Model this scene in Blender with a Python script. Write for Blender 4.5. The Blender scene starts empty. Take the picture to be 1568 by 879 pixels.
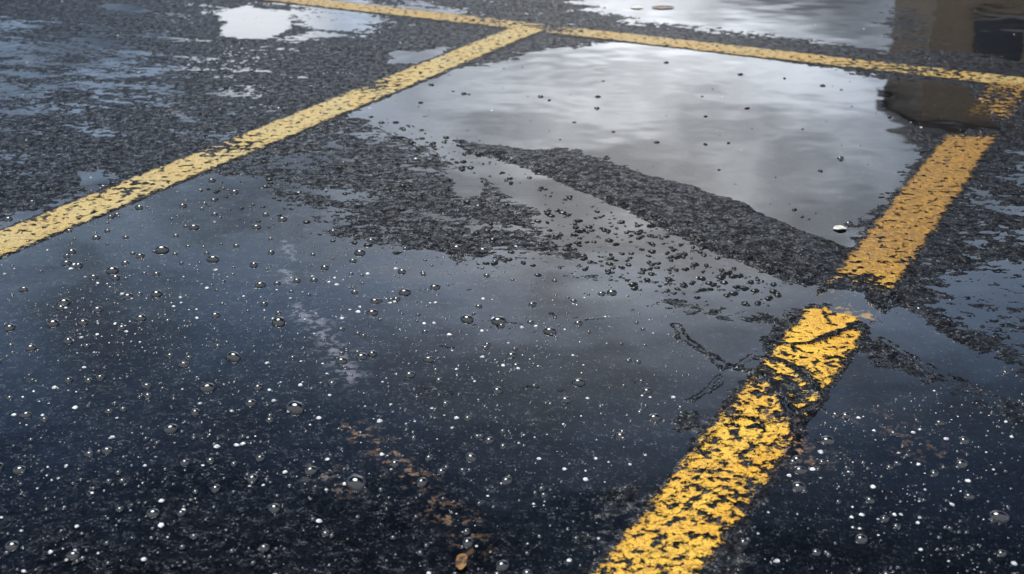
import bpy, math, random, time
import numpy as np
from mathutils import Vector
random.seed(4); rng=np.random.default_rng(11)
scene=bpy.context.scene

# ------------------------------------------------------------------ survey of the ground plane
CAM_H=1.5; PITCH=math.atan(862/2000.0)
def G(px,py):
    u=px-784.0; v=py-439.5; d=(v+862.0)*math.cos(PITCH)
    return (CAM_H*u/d, CAM_H*(2000*math.cos(PITCH)-v*math.sin(PITCH))/d)
def GP(pts): return np.array([G(*p) for p in pts],dtype=np.float64)

# ------------------------------------------------------------------ noise
_r=np.random.default_rng(5)
_perm=_r.permutation(4096).astype(np.int64)
_ang=_r.random(4096)*2*np.pi
_gx=np.cos(_ang).astype(np.float32); _gy=np.sin(_ang).astype(np.float32)
def perlin(x,y,seed=0):
    xi=np.floor(x); yi=np.floor(y)
    xf=(x-xi).astype(np.float32); yf=(y-yi).astype(np.float32)
    xi=xi.astype(np.int64)+seed*71; yi=yi.astype(np.int64)+seed*131
    def g(ix,iy,fx,fy):
        k=_perm[(_perm[ix&4095]+iy)&4095]
        return _gx[k]*fx+_gy[k]*fy
    u=xf*xf*xf*(xf*(xf*6-15)+10); v=yf*yf*yf*(yf*(yf*6-15)+10)
    a=g(xi,yi,xf,yf); b=g(xi+1,yi,xf-1,yf)
    c=g(xi,yi+1,xf,yf-1); d=g(xi+1,yi+1,xf-1,yf-1)
    return ((a+(b-a)*u)*(1-v)+(c+(d-c)*u)*v)*1.5
def fbm(x,y,f,o=4,seed=0,gain=0.5):
    s=0;a=1.0;n=0
    for i in range(o):
        s=s+a*perlin(x*f,y*f,seed+i*7); n+=a; a*=gain; f*=2.03
    return s/n*1.3
def sstep(a,b,x):
    t=np.clip((x-a)/(b-a),0,1); return t*t*(3-2*t)
def sd_poly(x,y,P):
    """signed distance, positive inside"""
    n=len(P); d=np.full(x.shape,1e9); ins=np.zeros(x.shape,bool)
    for i in range(n):
        ax,ay=P[i]; bx,by=P[(i+1)%n]
        ex,ey=bx-ax,by-ay; wx=x-ax; wy=y-ay
        t=np.clip((wx*ex+wy*ey)/(ex*ex+ey*ey+1e-12),0,1)
        d=np.minimum(d,(wx-ex*t)**2+(wy-ey*t)**2)
        if ay!=by:
            ins^=((ay>y)!=(by>y))&(x<(bx-ax)*(y-ay)/(by-ay)+ax)
    d=np.sqrt(d); return np.where(ins,d,-d)
def d_line(x,y,P):
    d=np.full(x.shape,1e9)
    for i in range(len(P)-1):
        ax,ay=P[i]; bx,by=P[i+1]
        ex,ey=bx-ax,by-ay; wx=x-ax; wy=y-ay
        t=np.clip((wx*ex+wy*ey)/(ex*ex+ey*ey+1e-12),0,1)
        d=np.minimum(d,(wx-ex*t)**2+(wy-ey*t)**2)
    return np.sqrt(d)

# ------------------------------------------------------------------ layout
AZ=math.atan(1170/2178.0)
D=np.array([math.sin(AZ),math.cos(AZ)]); N=np.array([D[1],-D[0]])
HW=0.094
J=np.array(G(815,42))                     # junction left line / far line
R0=np.array(G(992,879))                   # a point of the right line
tR=np.dot(J-R0,D); RJ=R0+D*tR             # where right line meets far line
L_left =(J-D*7.5, J-D*0.02)
L_right=(R0-D*1.2, RJ-D*0.02)
L_far  =(J-N*5.0, J+N*5.5)

# (polygon, target height mm, feather m, roughness)
REG=[
 (GP([(-300,40),(100,20),(400,60),(560,110),(330,200),(0,330),(-300,420)]),1.3,0.25,0.85),
 (GP([(-300,20),(60,30),(220,60),(330,100),(300,150),(120,170),(-300,200)]),0.1,0.35,0.75),
 (GP([(300,215),(520,165),(640,215),(760,260),(850,330),(900,430),(700,410),(460,350),(330,285)]),0.9,0.12,1.15),
 (GP([(150,290),(330,268),(420,300),(460,345),(600,385),(760,405),(900,430),(1050,470),(1150,500),(1110,560),(1040,650),(960,760),(880,879),(820,1100),(-500,1100),(-300,520),(0,405),(80,350)]),-3.0,0.10,0.5),
 (GP([(500,395),(760,405),(900,430),(1060,475),(1060,600),(900,700),(720,740),(540,640)]),-1.2,0.25,0.65),
 (GP([(-300,420),(150,310),(330,290),(430,360),(450,480),(520,600),(480,720),(300,1000),(-500,1000)]),-4.5,0.25,0.42),
 (GP([(1400,410),(1568,400),(1750,420),(1750,530),(1568,540),(1450,500)]),-0.8,0.10,0.7),
 (GP([(1440,300),(1568,230),(1750,200),(1750,400),(1568,390),(1430,400)]),0.5,0.15,0.9),
 (GP([(1260,600),(1400,590),(1568,660),(1800,760),(1800,1100),(1050,1100),(1100,879),(1180,740)]),-2.6,0.08,0.55),
 (GP([(830,-60),(1390,-60),(1380,40),(1370,82),(1200,60),(1000,33),(900,24)]),-1.8,0.25,0.55),
 (GP([(430,-20),(700,12),(740,28),(600,22),(520,60),(450,60),(440,30)]),-1.0,0.2,0.6),
 (GP([(1390,-60),(1800,-60),(1750,110),(1568,95),(1400,75)]),-1.6,0.2,0.6),
 (GP([(640,122),(760,100),(850,78),(960,64),(1100,80),(1250,104),(1370,125),(1450,128),(1520,150),(1530,195),(1478,205),(1440,208),(1400,195),(1375,250),(1335,310),(1302,345),(1290,372),(1210,347),(1130,305),(1060,280),(980,262),(930,240),(860,225),(800,222),(740,212),(690,190),(640,165),(600,150)]),-7,0.12,1.5),
 (GP([(590,145),(650,180),(740,218),(800,252),(870,285),(930,310),(1010,345),(1060,372),(1150,410),(1230,440),(1290,428),(1340,440),(1370,475),(1440,510),(1568,575),(1700,640),(1700,690),(1568,625),(1440,575),(1350,520),(1240,480),(1150,475),(1080,465),(1000,450),(900,410),(850,355),(800,310),(760,285),(700,250),(620,212),(540,175)]),-3.6,0.06,1.0),
 (GP([(700,214),(800,236),(870,236),(980,270),(1060,289),(1130,314),(1210,354),(1285,380),(1268,412),(1228,430),(1150,399),(1060,363),(1010,339),(930,303),(870,275),(790,250),(720,235)]),9.0,0.05,0.6),
 (GP([(345,22),(380,10),(425,22),(440,45),(400,60),(350,55)]),-6,0.06,0.9),
 (GP([(150,8),(190,6),(232,18),(200,20)]),-4,0.05,0.4),
 (GP([(690,262),(735,268),(735,300),(700,300)]),-5,0.03,0.4),
 (GP([(600,75),(640,80),(690,72),(640,98),(600,96)]),-4,0.06,0.6),
 (GP([(120,262),(150,264),(165,280),(125,284)]),-4,0.02,0.4),
 (GP([(1000,480),(1150,505),(1200,560),(1130,580),(1110,640),(1020,600)]),-2.6,0.05,0.35),
 (GP([(1240,520),(1330,530),(1400,600),(1290,660),(1240,600)]),-1.8,0.05,0.5),
 (GP([(1140,640),(1060,640),(960,760),(880,879),(860,1100),(960,1100),(1010,879),(1080,740)]),-1.6,0.05,0.55),
]
CRACKS=[(GP([(1035,498),(1050,520),(1080,540),(1110,560),(1165,572),(1190,600),(1218,645),(1215,690)]),14,0.0135),
        (GP([(1165,522),(1195,530),(1240,528),(1300,505)]),9,0.0065),
        (GP([(1130,560),(1150,545),(1200,556),(1240,585),(1262,610)]),11,0.010),
        (GP([(1110,560),(1095,590),(1060,612)]),10,0.007),
        (GP([(1060,700),(1085,670),(1130,640),(1170,650)]),8,0.005),
        (GP([(1200,470),(1215,500),(1160,540)]),7,0.005),
        (GP([(1228,432),(1262,415),(1300,430),(1330,425)]),7,0.009),
        (GP([(1300,500),(1345,490),(1372,450)]),8,0.011),
        (GP([(1215,650),(1290,700),(1330,745)]),9,0.010),
        (GP([(1350,520),(1440,575),(1568,620)]),9,0.013),
        (GP([(560,185),(620,214),(700,252),(760,288)]),6,0.010),
        (GP([(930,303),(1010,341),(1060,365),(1150,401),(1228,433)]),8,0.012)]
PALE=[(GP([(436,368),(448,395)]),0.016,1.0),(GP([(438,412),(440,432)]),0.022,0.9),
      (GP([(455,470),(490,500),(520,545),(535,575)]),0.036,1.0),(GP([(255,160),(290,185)]),0.02,0.5),
      (GP([(470,720),(500,728)]),0.025,0.6)]
RUST=[(GP([(540,655),(580,680),(610,710),(640,735)]),0.03,1.0),(GP([(660,770),(705,800),(715,830)]),0.035,0.8),
      (GP([(480,715),(530,745)]),0.03,0.6),(GP([(1180,650),(1240,700)]),0.05,0.6),(GP([(1350,640),(1420,690)]),0.05,0.35)]

def line_c(x,y,L):
    a,b=L; d=(b-a)/np.linalg.norm(b-a)
    s=(x-a[0])*d[0]+(y-a[1])*d[1]; c=(x-a[0])*d[1]-(y-a[1])*d[0]
    return s,c,np.linalg.norm(b-a)
def crack_d(x,y,P):
    return d_line(x,y,P)+0.006*fbm(x,y,40,2,51)+0.012*fbm(x,y,9,2,52)
def height(x,y):
    """ground height in metres (puddle level is 0)"""
    x=x.astype(np.float64); y=y.astype(np.float64)
    warp=0.06*fbm(x,y,4,3,1)+0.045*fbm(x,y,18,4,2)
    tgt=2.4+2.0*fbm(x,y,0.9,2,3); rough=np.full(x.shape,0.9)
    for P,t,f,r in REG:
        x0,y0=P.min(0)-0.6; x1,y1=P.max(0)+0.6
        m=(x>x0)&(x<x1)&(y>y0)&(y<y1)
        if not m.any(): continue
        sd=sd_poly(x[m],y[m],P)+warp[m]*min(1.0,f*12)
        w=sstep(-f,f,sd)
        tgt[m]=tgt[m]*(1-w)+t*w; rough[m]=rough[m]*(1-w)+r*w
    for L in (L_left,L_right,L_far):
        s,c,l=line_c(x,y,L)
        b=sstep(HW+0.03,HW-0.01,np.abs(c))*((s>-0.05)&(s<l+0.05))
        rough=rough*(1-0.6*b)
        if L is L_right: tgt=tgt+b*np.where(tgt>-3.4,np.clip(2.0-tgt,0,6)*0.9,0)
        else: tgt=tgt+b*np.clip(2.2-tgt,0,9)
    # streaky relief plus clumps plus grain
    q=0.35*x+0.94*y; p=0.94*x-0.35*y
    n=2.4*fbm(p*0.34,q,9,3,11)
    cl=fbm(x*0.7,y*1.15,30,3,12); n=n+1.6*np.sign(cl)*np.abs(cl)**0.75
    n=n+0.9*fbm(x,y,70,2,13,0.6)+0.5*perlin(x*150,y*150,17)
    rid=1-np.abs(perlin(p*16,q*26,31))*2.2
    n=n+1.2*np.clip(rid,0,1)**3*np.sign(perlin(x*3,y*3,40))
    h=tgt+rough*n
    for P,dep,w in CRACKS:
        x0,y0=P.min(0)-0.3; x1,y1=P.max(0)+0.3
        m=(x>x0)&(x<x1)&(y>y0)&(y<y1)
        if not m.any(): continue
        d=crack_d(x[m],y[m],P)
        h[m]=h[m]-dep*0.9*np.exp(-(d/(0.4*w))**2)+dep*0.6*np.exp(-(d/(1.2*w))**2)
    fade=sstep(26,11,np.hypot(x,y-3))
    h=h*fade+(1-fade)*4.0
    return h*0.001

# ------------------------------------------------------------------ mesh helper
def grid_mesh(name,X,Y,Z,attrs=None,mat=None):
    R,C=X.shape
    co=np.stack([X,Y,Z],-1).reshape(-1,3).astype(np.float32)
    i=np.arange(R*C).reshape(R,C)
    q=np.stack([i[:-1,:-1],i[:-1,1:],i[1:,1:],i[1:,:-1]],-1).reshape(-1,4)
    return raw_mesh(name,co,q,attrs,mat)
def raw_mesh(name,co,q,attrs=None,mat=None,smooth=True):
    me=bpy.data.meshes.new(name)
    me.vertices.add(len(co)); me.vertices.foreach_set('co',co.astype(np.float32).ravel())
    k=q.shape[1]
    me.loops.add(q.size); me.loops.foreach_set('vertex_index',q.astype(np.int32).ravel())
    me.polygons.add(len(q)); me.polygons.foreach_set('loop_start',(np.arange(len(q))*k).astype(np.int32))
    me.update(calc_edges=True)
    me.polygons.foreach_set('use_smooth',np.full(len(q),smooth))
    for n,a in (attrs or {}).items():
        at=me.attributes.new(n,'FLOAT','POINT'); at.data.foreach_set('value',a.astype(np.float32).ravel())
    ob=bpy.data.objects.new(name,me); scene.collection.objects.link(ob)
    if mat: me.materials.append(mat)
    return ob

# ------------------------------------------------------------------ node helper
class NT:
    def __init__(s,name):
        s.m=bpy.data.materials.new(name); s.m.use_nodes=True; s.t=s.m.node_tree; s.t.nodes.clear()
        s.out=s.n('ShaderNodeOutputMaterial')
    def n(s,typ,**kw):
        nd=s.t.nodes.new(typ)
        for k,v in kw.items():
            s.set(nd.inputs[k.replace('__',' ')],v)
        return nd
    def set(s,inp,v):
        if isinstance(v,bpy.types.NodeSocket): s.t.links.new(v,inp)
        else: inp.default_value=v
    def math(s,op,a,b=0.0,c=None,clamp=False):
        nd=s.t.nodes.new('ShaderNodeMath'); nd.operation=op; nd.use_clamp=clamp
        s.set(nd.inputs[0],a); s.set(nd.inputs[1],b)
        if c is not None: s.set(nd.inputs[2],c)
        return nd.outputs[0]
    def noise(s,scale,detail=3,rough=0.5,vec=None):
        nd=s.n('ShaderNodeTexNoise',Scale=scale,Detail=detail,Roughness=rough)
        if vec is not None: s.set(nd.inputs['Vector'],vec)
        return nd.outputs['Fac']
    def mix(s,f,a,b):
        nd=s.t.nodes.new('ShaderNodeMix'); nd.data_type='RGBA'
        s.set(nd.inputs[0],f)
        for i,v in ((6,a),(7,b)):
            if isinstance(v,tuple): v=(*v,1) if len(v)==3 else v
            s.set(nd.inputs[i],v)
        return nd.outputs[2]
    def ss(s,v,a,b,lo=0.0,hi=1.0):
        nd=s.t.nodes.new('ShaderNodeMapRange'); nd.interpolation_type='SMOOTHSTEP'
        s.set(nd.inputs[0],v); nd.inputs[1].default_value=a; nd.inputs[2].default_value=b
        nd.inputs[3].default_value=lo; nd.inputs[4].default_value=hi
        return nd.outputs[0]
    def attr(s,name):
        nd=s.t.nodes.new('ShaderNodeAttribute'); nd.attribute_name=name; return nd.outputs['Fac']
    def pos(s): return s.t.nodes.new('ShaderNodeNewGeometry').outputs['Position']

# wet asphalt
a=NT('wet_asphalt'); P=a.pos()
vor=a.n('ShaderNodeTexVoronoi',Scale=165.0,Vector=P)
vcol=a.t.nodes.new('ShaderNodeSeparateColor'); a.t.links.new(vor.outputs['Color'],vcol.inputs[0])
rnd=vcol.outputs[0]
n2=a.noise(330,1,0.6,P); n3=a.noise(9,2,0.65,P); n4=a.noise(34,2,0.7,P)
c=a.mix(a.ss(n3,0.35,0.7),(0.0035,0.004,0.0055),(0.010,0.012,0.016))
c=a.mix(a.ss(rnd,0.6,1.0,0,0.7),c,(0.022,0.024,0.028))
spk=a.math('MULTIPLY',a.ss(rnd,0.965,0.975),a.ss(vor.outputs['Distance'],0.45,0.25))
c=a.mix(a.math('MULTIPLY',spk,a.ss(n3,0.42,0.6,0,0.8)),c,(0.40,0.40,0.38))
pa_=a.attr('pale')
pale=a.math('MULTIPLY',pa_,a.ss(a.math('ADD',n4,a.math('MULTIPLY',pa_,0.08)),0.50,0.66))
c=a.mix(pale,c,(0.36,0.325,0.32))
rust=a.math('MULTIPLY',a.attr('rust'),a.ss(n4,0.52,0.62))
c=a.mix(rust,c,(0.46,0.25,0.11))
bh=a.math('ADD',a.math('MULTIPLY',vor.outputs['Distance'],-0.5),a.math('MULTIPLY',n2,0.6))
bmp=a.n('ShaderNodeBump',Strength=1.0,Distance=0.0024,Height=bh)
spec=a.math('MULTIPLY',a.ss(n4,0.42,0.66,0.05,0.75),a.ss(vcol.outputs[1],0.3,0.9,0.08,1.0))
pb=a.n('ShaderNodeBsdfPrincipled',Base__Color=c,Roughness=0.12,IOR=1.38,Normal=bmp.outputs[0])
a.set(pb.inputs['Specular IOR Level'],spec)
a.t.links.new(pb.outputs[0],a.out.inputs[0]); M_ASPH=a.m

# water
w=NT('puddle_water_surface'); P=w.pos()
def ring(cx,cy,k,fall,amp):
    vd=w.t.nodes.new('ShaderNodeVectorMath'); vd.operation='DISTANCE'
    w.t.links.new(P,vd.inputs[0]); vd.inputs[1].default_value=(cx,cy,0)
    d=vd.outputs['Value']
    s=w.math('SINE',w.math('MULTIPLY',d,k))
    return w.math('MULTIPLY',w.math('MULTIPLY',s,w.math('EXPONENT',w.math('MULTIPLY',d,-fall))),amp)
hgt=w.math('MULTIPLY',w.noise(3.5,1.5,0.5,P),1.0)
for (px,py,k,f,am) in [(950,135,62,1.5,0.024),(60,90,60,2.0,0.07)]:
    cx,cy=G(px,py); hgt=w.math('ADD',hgt,ring(cx,cy,k,f,am))
bmp=w.n('ShaderNodeBump',Strength=1.0,Distance=0.0020,Height=hgt)
fr=w.n('ShaderNodeFresnel',IOR=1.42,Normal=bmp.outputs[0])
gl=w.n('ShaderNodeBsdfGlossy',Color=(0.95,0.97,1,1),Roughness=0.03,Normal=bmp.outputs[0])
tr=w.n('ShaderNodeBsdfTransparent',Color=(0.66,0.69,0.75,1))
mx=w.n('ShaderNodeMixShader',Fac=fr.outputs[0])
w.t.links.new(tr.outputs[0],mx.inputs[1]); w.t.links.new(gl.outputs[0],mx.inputs[2])
w.t.links.new(mx.outputs[0],w.out.inputs[0]); M_WATER=w.m

# paint
def paint_mat(name,c1,c2,c3,yblend=None,dirt=0.6):
    t=NT(name); P=t.pos()
    nA=t.noise(60,3,0.7,P); nB=t.noise(5,2,0.5,P); nC=t.noise(240,1,0.6,P)
    col=t.mix(t.ss(nB,0.35,0.65),c1,c2)
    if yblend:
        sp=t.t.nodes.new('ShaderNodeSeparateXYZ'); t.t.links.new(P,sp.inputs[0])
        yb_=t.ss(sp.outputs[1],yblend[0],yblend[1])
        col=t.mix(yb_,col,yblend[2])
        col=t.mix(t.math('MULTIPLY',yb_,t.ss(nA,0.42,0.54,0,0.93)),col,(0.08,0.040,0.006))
    col=t.mix(t.ss(nA,0.46,0.70,0,0.85),col,c3)
    col=t.mix(t.ss(nC,0.48,0.66,0,dirt),col,(0.035,0.024,0.008))
    msk=t.math('ADD',t.attr('paint'),t.math('MULTIPLY',t.math('SUBTRACT',nC,0.5),2.0))
    msk=t.math('ADD',msk,t.math('MULTIPLY',t.math('SUBTRACT',nA,0.5),2.0))
    al=t.ss(msk,-0.06,0.06)
    b=t.n('ShaderNodeBump',Strength=0.9,Distance=0.002,Height=t.math('ADD',nC,nA))
    pb=t.n('ShaderNodeBsdfPrincipled',Base__Color=col,Roughness=0.32,IOR=1.35,Normal=b.outputs[0])
    tr=t.n('ShaderNodeBsdfTransparent')
    mx=t.n('ShaderNodeMixShader',Fac=al)
    t.t.links.new(tr.outputs[0],mx.inputs[1]); t.t.links.new(pb.outputs[0],mx.inputs[2])
    t.t.links.new(mx.outputs[0],t.out.inputs[0]); return t.m
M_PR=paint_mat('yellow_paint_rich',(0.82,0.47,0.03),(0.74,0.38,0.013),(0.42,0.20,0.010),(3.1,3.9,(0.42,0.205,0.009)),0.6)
M_PL=paint_mat('yellow_paint_pale',(0.56,0.42,0.15),(0.56,0.38,0.10),(0.28,0.185,0.055),None,0.85)
M_PF=paint_mat('yellow_paint_far',(0.50,0.35,0.11),(0.52,0.31,0.055),(0.22,0.13,0.028),None,0.85)

# ------------------------------------------------------------------ ground sheet
NC,NR=1000,1000
near=1.75; far=9.6
ys=near*np.exp(np.linspace(0,math.log(far/near),NR))
yb=near-np.cumsum(0.006*1.11**np.arange(1,95)); yb=yb[yb>-200][::-1]
yf=far+np.cumsum(0.02*1.08**np.arange(1,120)); yf=yf[yf<900]
yy=np.concatenate([yb,ys,yf])
W=1.22*(0.36*np.maximum(yy,1.5)+0.25)
t=np.linspace(-1,1,NC); so=np.linspace(0,1,41)[1:]**4
X=W[:,None]*t[None,:]
out=W[:,None]+(900-W[:,None])*so[None,:]
X=np.concatenate([-out[:,::-1],X,out],1)
Y=np.repeat(yy[:,None],X.shape[1],1)
Z=height(X,Y)
pal=np.zeros(X.shape); rus=np.zeros(X.shape)
for L,wd,am in PALE: pal=np.maximum(pal,am*np.exp(-(d_line(X,Y,L)/wd)**2))
for L,wd,am in RUST: rus=np.maximum(rus,am*np.exp(-(d_line(X,Y,L)/wd)**2))
grid_mesh('asphalt_ground',X,Y,Z,{'pale':pal,'rust':rus},M_ASPH)

wx,wy=np.meshgrid(np.linspace(-14,14,8),np.linspace(-10,24,8))
grid_mesh('puddle',wx,wy,np.zeros_like(wx),None,M_WATER)

# ------------------------------------------------------------------ painted lines
def make_line(name,L,mat,wear_pts,base,flake,ds=0.0035):
    a_,b_=L; l=np.linalg.norm(b_-a_); d=(b_-a_)/l
    ns=int(l/ds); nc=int(2*(HW+0.012)/0.0035)
    s=np.linspace(0,l,ns)[:,None]; c=np.linspace(-HW-0.012,HW+0.012,nc)[None,:]
    x=a_[0]+d[0]*s+d[1]*c; y=a_[1]+d[1]*s-d[0]*c
    z=height(x,y)+0.0022
    wear=np.full(x.shape,base)
    for (px,py,r,am) in wear_pts:
        gx,gy=G(px,py); wear+=am*np.exp(-(((x-gx)**2+(y-gy)**2)/r**2))
    edge=(HW-np.abs(c)+0.014*fbm(x,y,20,3,60)+0.009*fbm(x,y,90,2,61)-0.008)*60
    n=fbm(x,y,34,4,62,0.6)
    rd=np.abs(perlin(x*26,y*26,64)+0.4*perlin(x*60,y*60,65))*2.2-0.15
    fl=(n+0.42-wear)*4
    flk=np.minimum((fbm(x,y,36,3,66,0.6)+0.25-wear*0.8)*4, rd*1.6+0.12)
    # long shrinkage cracks through the thick paint
    ck=np.abs(perlin(x*7+2*perlin(x*5,y*5,71),y*7,72))*14-0.45
    fl=np.minimum(fl,ck+0.45)
    f=fl*(1-flake(x,y))+np.minimum(fl,flk)*flake(x,y)
    val=np.minimum(edge,f)
    for Pc,dep,w_ in CRACKS:
        val=np.minimum(val,(crack_d(x,y,Pc)-w_*1.15)*90)
    ends=np.minimum(s,l-s)*60; val=np.minimum(val,ends+0*val)
    grid_mesh(name,x,y,z,{'paint':val},mat)
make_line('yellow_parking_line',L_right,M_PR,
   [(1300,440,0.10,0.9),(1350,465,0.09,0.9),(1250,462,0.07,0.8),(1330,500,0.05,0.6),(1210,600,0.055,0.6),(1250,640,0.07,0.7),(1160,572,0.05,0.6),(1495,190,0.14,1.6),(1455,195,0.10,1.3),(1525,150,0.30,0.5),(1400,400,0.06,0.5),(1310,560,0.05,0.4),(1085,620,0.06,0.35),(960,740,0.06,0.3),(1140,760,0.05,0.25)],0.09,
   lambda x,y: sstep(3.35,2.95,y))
make_line('yellow_parking_line',L_left,M_PL,[(565,132,0.10,0.6),(335,225,0.13,0.55),(200,290,0.1,0.3),(40,330,0.1,0.3)],0.13,lambda x,y:0*x)
make_line('yellow_parking_line',L_far,M_PF,[(845,45,0.14,0.6),(1400,108,0.3,0.35),(760,32,0.2,0.3)],0.12,lambda x,y:0*x,0.006)

# ------------------------------------------------------------------ domes (bubbles, drops, stones)
def domes(name,xy,r,hr,mat,seg=12,rings=5,z=None,irr=0.0,elong=None):
    n=len(xy)
    ph=np.linspace(0,math.pi/2,rings+1)
    prof=[(math.cos(p),math.sin(p)) for p in ph[:-1]]
    prof=[(1.16,-0.12)]+prof
    th=np.arange(seg)*2*math.pi/seg
    ux=np.concatenate([c*np.cos(th) for c,_ in prof]+[[0.0]])
    uy=np.concatenate([c*np.sin(th) for c,_ in prof]+[[0.0]])
    uz=np.concatenate([np.full(seg,s_) for _,s_ in prof]+[[1.0]])
    k=len(prof); faces=[]
    for j in range(k-1):
        for i in range(seg):
            i2=(i+1)%seg; faces.append((j*seg+i,j*seg+i2,(j+1)*seg+i2,(j+1)*seg+i))
    top=k*seg
    for i in range(0,seg,2):
        faces.append(((k-1)*seg+i,(k-1)*seg+(i+1)%seg,(k-1)*seg+(i+2)%seg,top))
    faces=np.array(faces); nv=len(ux)
    rot=rng.random(n)*6.28; el=1+ (rng.random(n)*0.35 if elong is None else elong(n))
    jit=1+irr*(rng.random((n,nv))-0.5)
    x0=ux[None]*r[:,None]*jit; y0=uy[None]*(r/el)[:,None]*jit
    x=x0*np.cos(rot)[:,None]-y0*np.sin(rot)[:,None]+xy[:,0:1]
    y=x0*np.sin(rot)[:,None]+y0*np.cos(rot)[:,None]+xy[:,1:2]
    zz=uz[None]*(r*hr)[:,None]*jit+(z[:,None] if z is not None else 0)
    co=np.stack([x,y,zz],-1).reshape(-1,3)
    q=(faces[None]+(np.arange(n)*nv)[:,None,None]).reshape(-1,4)
    return raw_mesh(name,co,q,None,mat)
def scatter(poly,n,clump=0.0,f=3,seed=80,maxh=0.0008,pw=1.0):
    P=GP(poly); lo=P.min(0); hi=P.max(0)
    pts=lo+(hi-lo)*rng.random((n*8,2))
    x,y=pts[:,0],pts[:,1]
    ok=sd_poly(x,y,P)>0
    if clump: ok&=(fbm(x,y,f,3,seed)*clump+rng.random(len(x))**pw)>0.5
    pts=pts[ok]; h=height(pts[:,0],pts[:,1]); m=h<maxh
    pts=pts[m][:n]; return pts,np.maximum(h[m][:n],0)
def dmat(name,base,rough,ior,vary=None):
    t=NT(name); P=t.pos()
    col=t.mix(t.ss(t.noise(90,2,0.5,P),0.4,0.6),base,vary or base)
    pb=t.n('ShaderNodeBsdfPrincipled',Base__Color=col,Roughness=rough,IOR=ior)
    t.t.links.new(pb.outputs[0],t.out.inputs[0]); return t.m
M_BUB=dmat('bubble_film',(0.0015,0.0015,0.002),0.03,1.8)
M_GLINT=dmat('glint_white',(0.78,0.78,0.76),0.2,1.45,(0.42,0.42,0.42))  # white colour stands in for the glint of tiny bubbles
M_STONE=dmat('aggregate_stone',(0.0025,0.0025,0.003),0.2,1.33,(0.006,0.006,0.005))
FG=[(-100,300),(330,270),(460,345),(760,400),(1000,450),(1110,540),(960,760),(860,1000),(-200,1000)]
FR=[(1230,640),(1568,560),(1700,620),(1700,950),(1060,950)]
def rr(n,a,b,p): return a+(b-a)*rng.random(n)**p
p,z=scatter(FG,430,0.4); p2,z2=scatter(FR,80); pa=np.concatenate([p,p2]); za=np.concatenate([z,z2])
domes('rain_bubbles',pa,rr(len(pa),0.0055,0.0165,1.9),0.60,M_BUB,16,8,za)
big=np.array([G(*q) for q in [(452,625),(545,740),(248,383),(326,397),(427,493),(357,547),(318,594),(172,414),(715,489),(764,492),(842,508),(1530,792),(1300,343),(1287,243),(98,463),(81,495),(240,450),(551,387),(620,448),(262,657),(886,586),(914,166),(828,148),(700,380),(740,384),(570,542),(657,551),(387,733),(30,720),(297,348),(213,318)]])
rb=np.array([.026,.026,.023,.020,.023,.023,.019,.020,.020,.021,.019,.021,.015,.016,.018,.018,.017,.019,.018,.018,.017,.012,.012,.017,.017,.015,.015,.015,.015,.017,.016])
domes('large_bubbles',big,rb,0.62,M_BUB,28,14,np.maximum(height(big[:,0],big[:,1]),0))
p,z=scatter(FG,2200,1.0,2.0,81); p2,z2=scatter(FR,450,0.6)
pa=np.concatenate([p,p2]); za=np.concatenate([z,z2])
domes('rain_droplets',pa,rr(len(pa),0.0016,0.0052,2.0),0.5,M_BUB,8,4,za)
p,z=scatter([(-100,400),(460,400),(900,430),(1100,540),(960,760),(860,1000),(-200,1000)],800,1.2,2.5,84); p2,z2=scatter(FR,240,0.8)
p3,z3=scatter([(-100,0),(1600,0),(1600,560),(-100,560)],200,maxh=0.004)
pa=np.concatenate([p,p2,p3]); za=np.concatenate([z,z2,z3])
domes('glint_flecks',pa,rr(len(pa),0.0010,0.0068,3.8),0.5,M_GLINT,8,3,za,0.35)  # pale specks painted white as bubble glints
p,z=scatter([(820,285),(900,310),(1010,350),(1100,395),(1200,440),(1180,470),(1080,465),(960,440),(880,410),(840,350)],440,0.3,maxh=0.002)
p2,z2=scatter([(560,170),(700,210),(820,262),(800,290),(690,255),(600,215)],90,maxh=0.002)
p3,z3=scatter([(640,120),(900,80),(1350,130),(1380,250),(1290,360),(900,230),(640,165)],60,0.5,2)
p4,z4=scatter([(280,260),(460,240),(860,330),(900,430),(600,400),(330,330)],200,maxh=0.003)
pa=np.concatenate([p,p2,p3,p4]); za=np.concatenate([z,z2,z3,z4])
domes('aggregate_stones',pa,rr(len(pa),0.004,0.0155,1.9),0.5,M_STONE,12,4,za-0.001,0.28,lambda n:rng.random(n)*0.9)

def leaf(name,px,py,ln,wd,rot,col):
    gx,gy=G(px,py); z=max(0,float(height(np.array([gx]),np.array([gy]))[0]))+0.003
    n=14; vs=[];fs=[]
    for i in range(n+1):
        u=i/n; ww=wd*math.sin(math.pi*u)**0.7*(1+0.15*math.sin(9*u))
        for s_ in (-1,0,1):
            x0=(u-0.5)*ln; y0=s_*ww*0.5
            vs.append((gx+x0*math.cos(rot)-y0*math.sin(rot),gy+x0*math.sin(rot)+y0*math.cos(rot),z+0.003*abs(s_)*math.sin(math.pi*u)+0.002*math.sin(3*u)))
    for i in range(n):
        for k in range(2): b=i*3+k; fs.append((b,b+1,b+4,b+3))
    raw_mesh(name,np.array(vs),np.array(fs),None,col)
M_L1=dmat('pale_leaf',(0.62,0.60,0.52),0.35,1.4,(0.45,0.42,0.36)); M_L2=dmat('brown_leaf',(0.24,0.12,0.03),0.6,1.3,(0.04,0.018,0.008))
leaf('fallen_leaf',1286,351,0.045,0.035,0.1,M_L1); leaf('fallen_leaf',707,862,0.055,0.024,1.5,M_L2)
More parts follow.
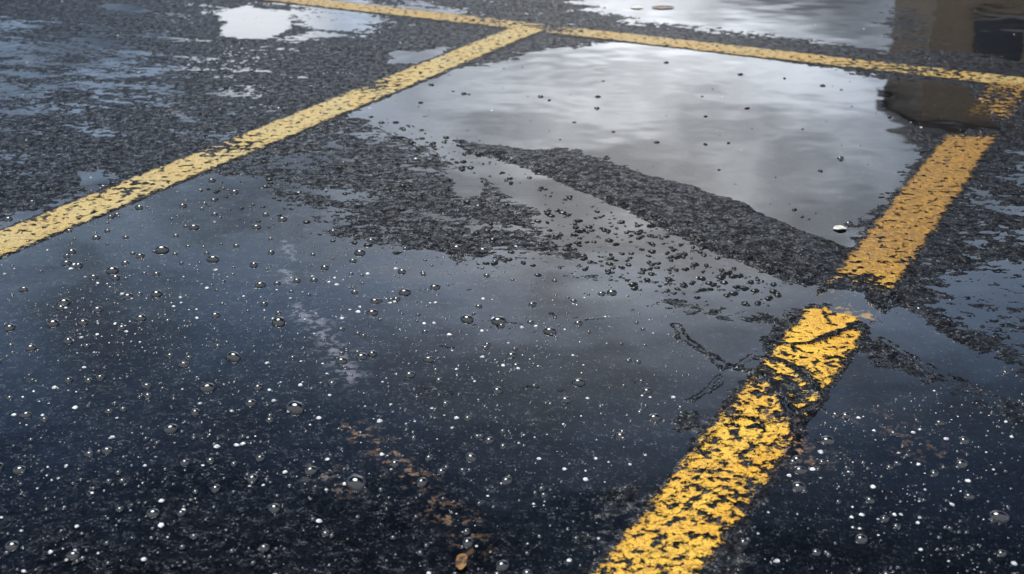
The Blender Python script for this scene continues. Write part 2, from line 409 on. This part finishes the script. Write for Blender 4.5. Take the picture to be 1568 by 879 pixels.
leaf('fallen_leaf',975,12,0.08,0.05,0.0,M_L1); leaf('fallen_leaf',1015,12,0.14,0.06,0.1,M_L2)

# ------------------------------------------------------------------ brick building beyond the lot (seen mirrored in the wet ground)
bld=bpy.data.objects.new('brick_building',None); scene.collection.objects.link(bld)
def box(name,x0,x1,y0,y1,z0,z1,mat):
    v=np.array([(x,y,z) for z in (z0,z1) for y in (y0,y1) for x in (x0,x1)])
    q=np.array([(0,2,3,1),(4,5,7,6),(0,1,5,4),(2,6,7,3),(0,4,6,2),(1,3,7,5)])
    o=raw_mesh(name,v,q,None,mat,False); o.parent=bld; return o
t=NT('brown_brick'); P=t.pos()
mp=t.n('ShaderNodeMapping',Vector=P); mp.inputs['Rotation'].default_value=(math.radians(90),0,0)
br=t.n('ShaderNodeTexBrick',Vector=mp.outputs[0],Scale=4.0,Color1=(0.42,0.30,0.19,1),Color2=(0.33,0.23,0.14,1),Mortar=(0.40,0.35,0.28,1))
pb=t.n('ShaderNodeBsdfPrincipled',Base__Color=br.outputs[0],Roughness=0.9); t.t.links.new(pb.outputs[0],t.out.inputs[0]); M_BR=t.m
M_GL=dmat('window_glass',(0.02,0.025,0.03),0.05,1.5); M_TR=dmat('stone_trim',(0.35,0.33,0.3),0.8,1.4)
bx0,bx1,by0,by1,bh=7.75,21,24,26.5,5.6
box('walls',bx0,bx1,by0,by1,0,bh,M_BR); box('parapet',bx0-.15,bx1+.15,by0-.15,by1+.15,bh,bh+.3,M_TR)
k=0
for fl in (0.9,3.5):
    for i in range(6):
        xx=bx0+0.8+i*2.15; k+=1
        box('window_%d'%k,xx,xx+0.9,by0-.04,by0+.02,fl,fl+1.3,M_GL); box('sill_%d'%k,xx-.1,xx+1.0,by0-.12,by0+.02,fl-.12,fl-.003,M_TR)

# ------------------------------------------------------------------ world: Nishita sky with broken cloud
SUN_EL=math.radians(60); SUN_AZ=math.radians(-22)   # azimuth from +Y towards +X
def dirv(az,el): return Vector((math.sin(az)*math.cos(el),math.cos(az)*math.cos(el),math.sin(el)))
dv=dirv(SUN_AZ,SUN_EL)
wd=bpy.data.worlds.new('World'); scene.world=wd; wd.use_nodes=True
nt=wd.node_tree; nt.nodes.clear()
class WN(NT):
    def __init__(s,t): s.t=t
s=WN(nt)
outw=nt.nodes.new('ShaderNodeOutputWorld'); bg=nt.nodes.new('ShaderNodeBackground')
sky=nt.nodes.new('ShaderNodeTexSky'); sky.sky_type='NISHITA'; sky.sun_disc=False
sky.sun_elevation=SUN_EL; sky.sun_rotation=SUN_AZ
tc=nt.nodes.new('ShaderNodeTexCoord').outputs['Generated']
sx=nt.nodes.new('ShaderNodeSeparateXYZ'); nt.links.new(tc,sx.inputs[0])
cmap=nt.nodes.new('ShaderNodeMapping'); nt.links.new(tc,cmap.inputs['Vector']); cmap.inputs['Scale'].default_value=(1,1,2.0)
nz=s.noise(6.0,4,0.55,cmap.outputs[0]); nz2=s.noise(1.5,1,0.5,cmap.outputs[0])
zz=s.math('ADD',sx.outputs[2],s.math('MULTIPLY',s.math('SUBTRACT',nz,0.5),0.20))
rp=nt.nodes.new('ShaderNodeValToRGB'); nt.links.new(zz,rp.inputs[0]); e=rp.color_ramp
e.elements[0].position=0.0; e.elements[0].color=(.20,.21,.23,1)
e.elements[1].position=1.0; e.elements[1].color=(.30,.34,.40,1)
for pz,cl in [(0.16,(.34,.35,.37,1)),(0.23,(.95,.97,1.0,1)),(0.34,(1.0,1.0,1.0,1)),(0.41,(.56,.62,.72,1)),(0.49,(.18,.235,.33,1)),(0.56,(.02,.035,.06,1)),(0.75,(.03,.042,.065,1))]:
    el=e.elements.new(pz); el.color=cl
front=s.ss(sx.outputs[1],0.0,0.5)
# the break in the cloud is brightest a little right of straight ahead
rx=s.math('DIVIDE',sx.outputs[0],s.math('MAXIMUM',sx.outputs[1],0.05))
rx=s.math('DIVIDE',s.math('SUBTRACT',rx,0.10),0.19)
lob=s.math('EXPONENT',s.math('MULTIPLY',s.math('MULTIPLY',rx,rx),-1.0))
tint=s.mix(lob,(0.30,0.39,0.51),(1.22,1.22,1.22))
vs_=nt.nodes.new('ShaderNodeVectorMath'); vs_.operation='MULTIPLY'; nt.links.new(rp.outputs[0],vs_.inputs[0]); s.set(vs_.inputs[1],tint)
cl=s.mix(front,(0.46,0.50,0.56),vs_.outputs[0])
vm=nt.nodes.new('ShaderNodeVectorMath'); vm.operation='SCALE'; nt.links.new(cl,vm.inputs[0])
s.set(vm.inputs['Scale'],s.math('MULTIPLY',s.ss(nz,0.32,0.66,0.5,1.45),22.0))
cm=s.ss(nz2,0.25,0.45,0.88,1.0)
fin=s.mix(cm,sky.outputs[0],vm.outputs[0])
def glow(d,r0,r1,col,f):
    dp=nt.nodes.new('ShaderNodeVectorMath'); dp.operation='DOT_PRODUCT'; nt.links.new(tc,dp.inputs[0]); dp.inputs[1].default_value=d
    return s.mix(s.ss(dp.outputs['Value'],math.cos(math.radians(r0)),math.cos(math.radians(r1))),f,col)
fin=glow(dv,16,11,(125.0,123.0,118.0),fin)                                   # bright patch added around the sun to enlarge the bubble highlights
fin=glow(dirv(math.radians(-11.2),math.radians(11.9)),4.0,1.0,(24.0,24.5,25.5),fin)   # gap low in the cloud
nt.links.new(fin,bg.inputs[0]); bg.inputs[1].default_value=0.1
nt.links.new(bg.outputs[0],outw.inputs[0])
sl=bpy.data.lights.new('sun','SUN'); sl.energy=1.2; sl.angle=math.radians(10); sl.color=(1,0.95,0.87)
so_=bpy.data.objects.new('sun',sl); scene.collection.objects.link(so_)
so_.rotation_euler=dv.to_track_quat('Z','Y').to_euler(); so_.location=dv*30

# ------------------------------------------------------------------ camera
cd=bpy.data.cameras.new('camera'); cam=bpy.data.objects.new('camera',cd); scene.collection.objects.link(cam)
cam.location=(0,0,CAM_H); cam.rotation_euler=(math.pi/2-PITCH,0,0)
cd.sensor_width=36; cd.lens=36*2000/1568; cd.clip_end=3000; cd.clip_start=0.05
cd.dof.use_dof=True; cd.dof.focus_distance=3.6; cd.dof.aperture_fstop=4.0
scene.camera=cam
scene.view_settings.view_transform='Standard'; scene.view_settings.look='None'; scene.view_settings.exposure=0
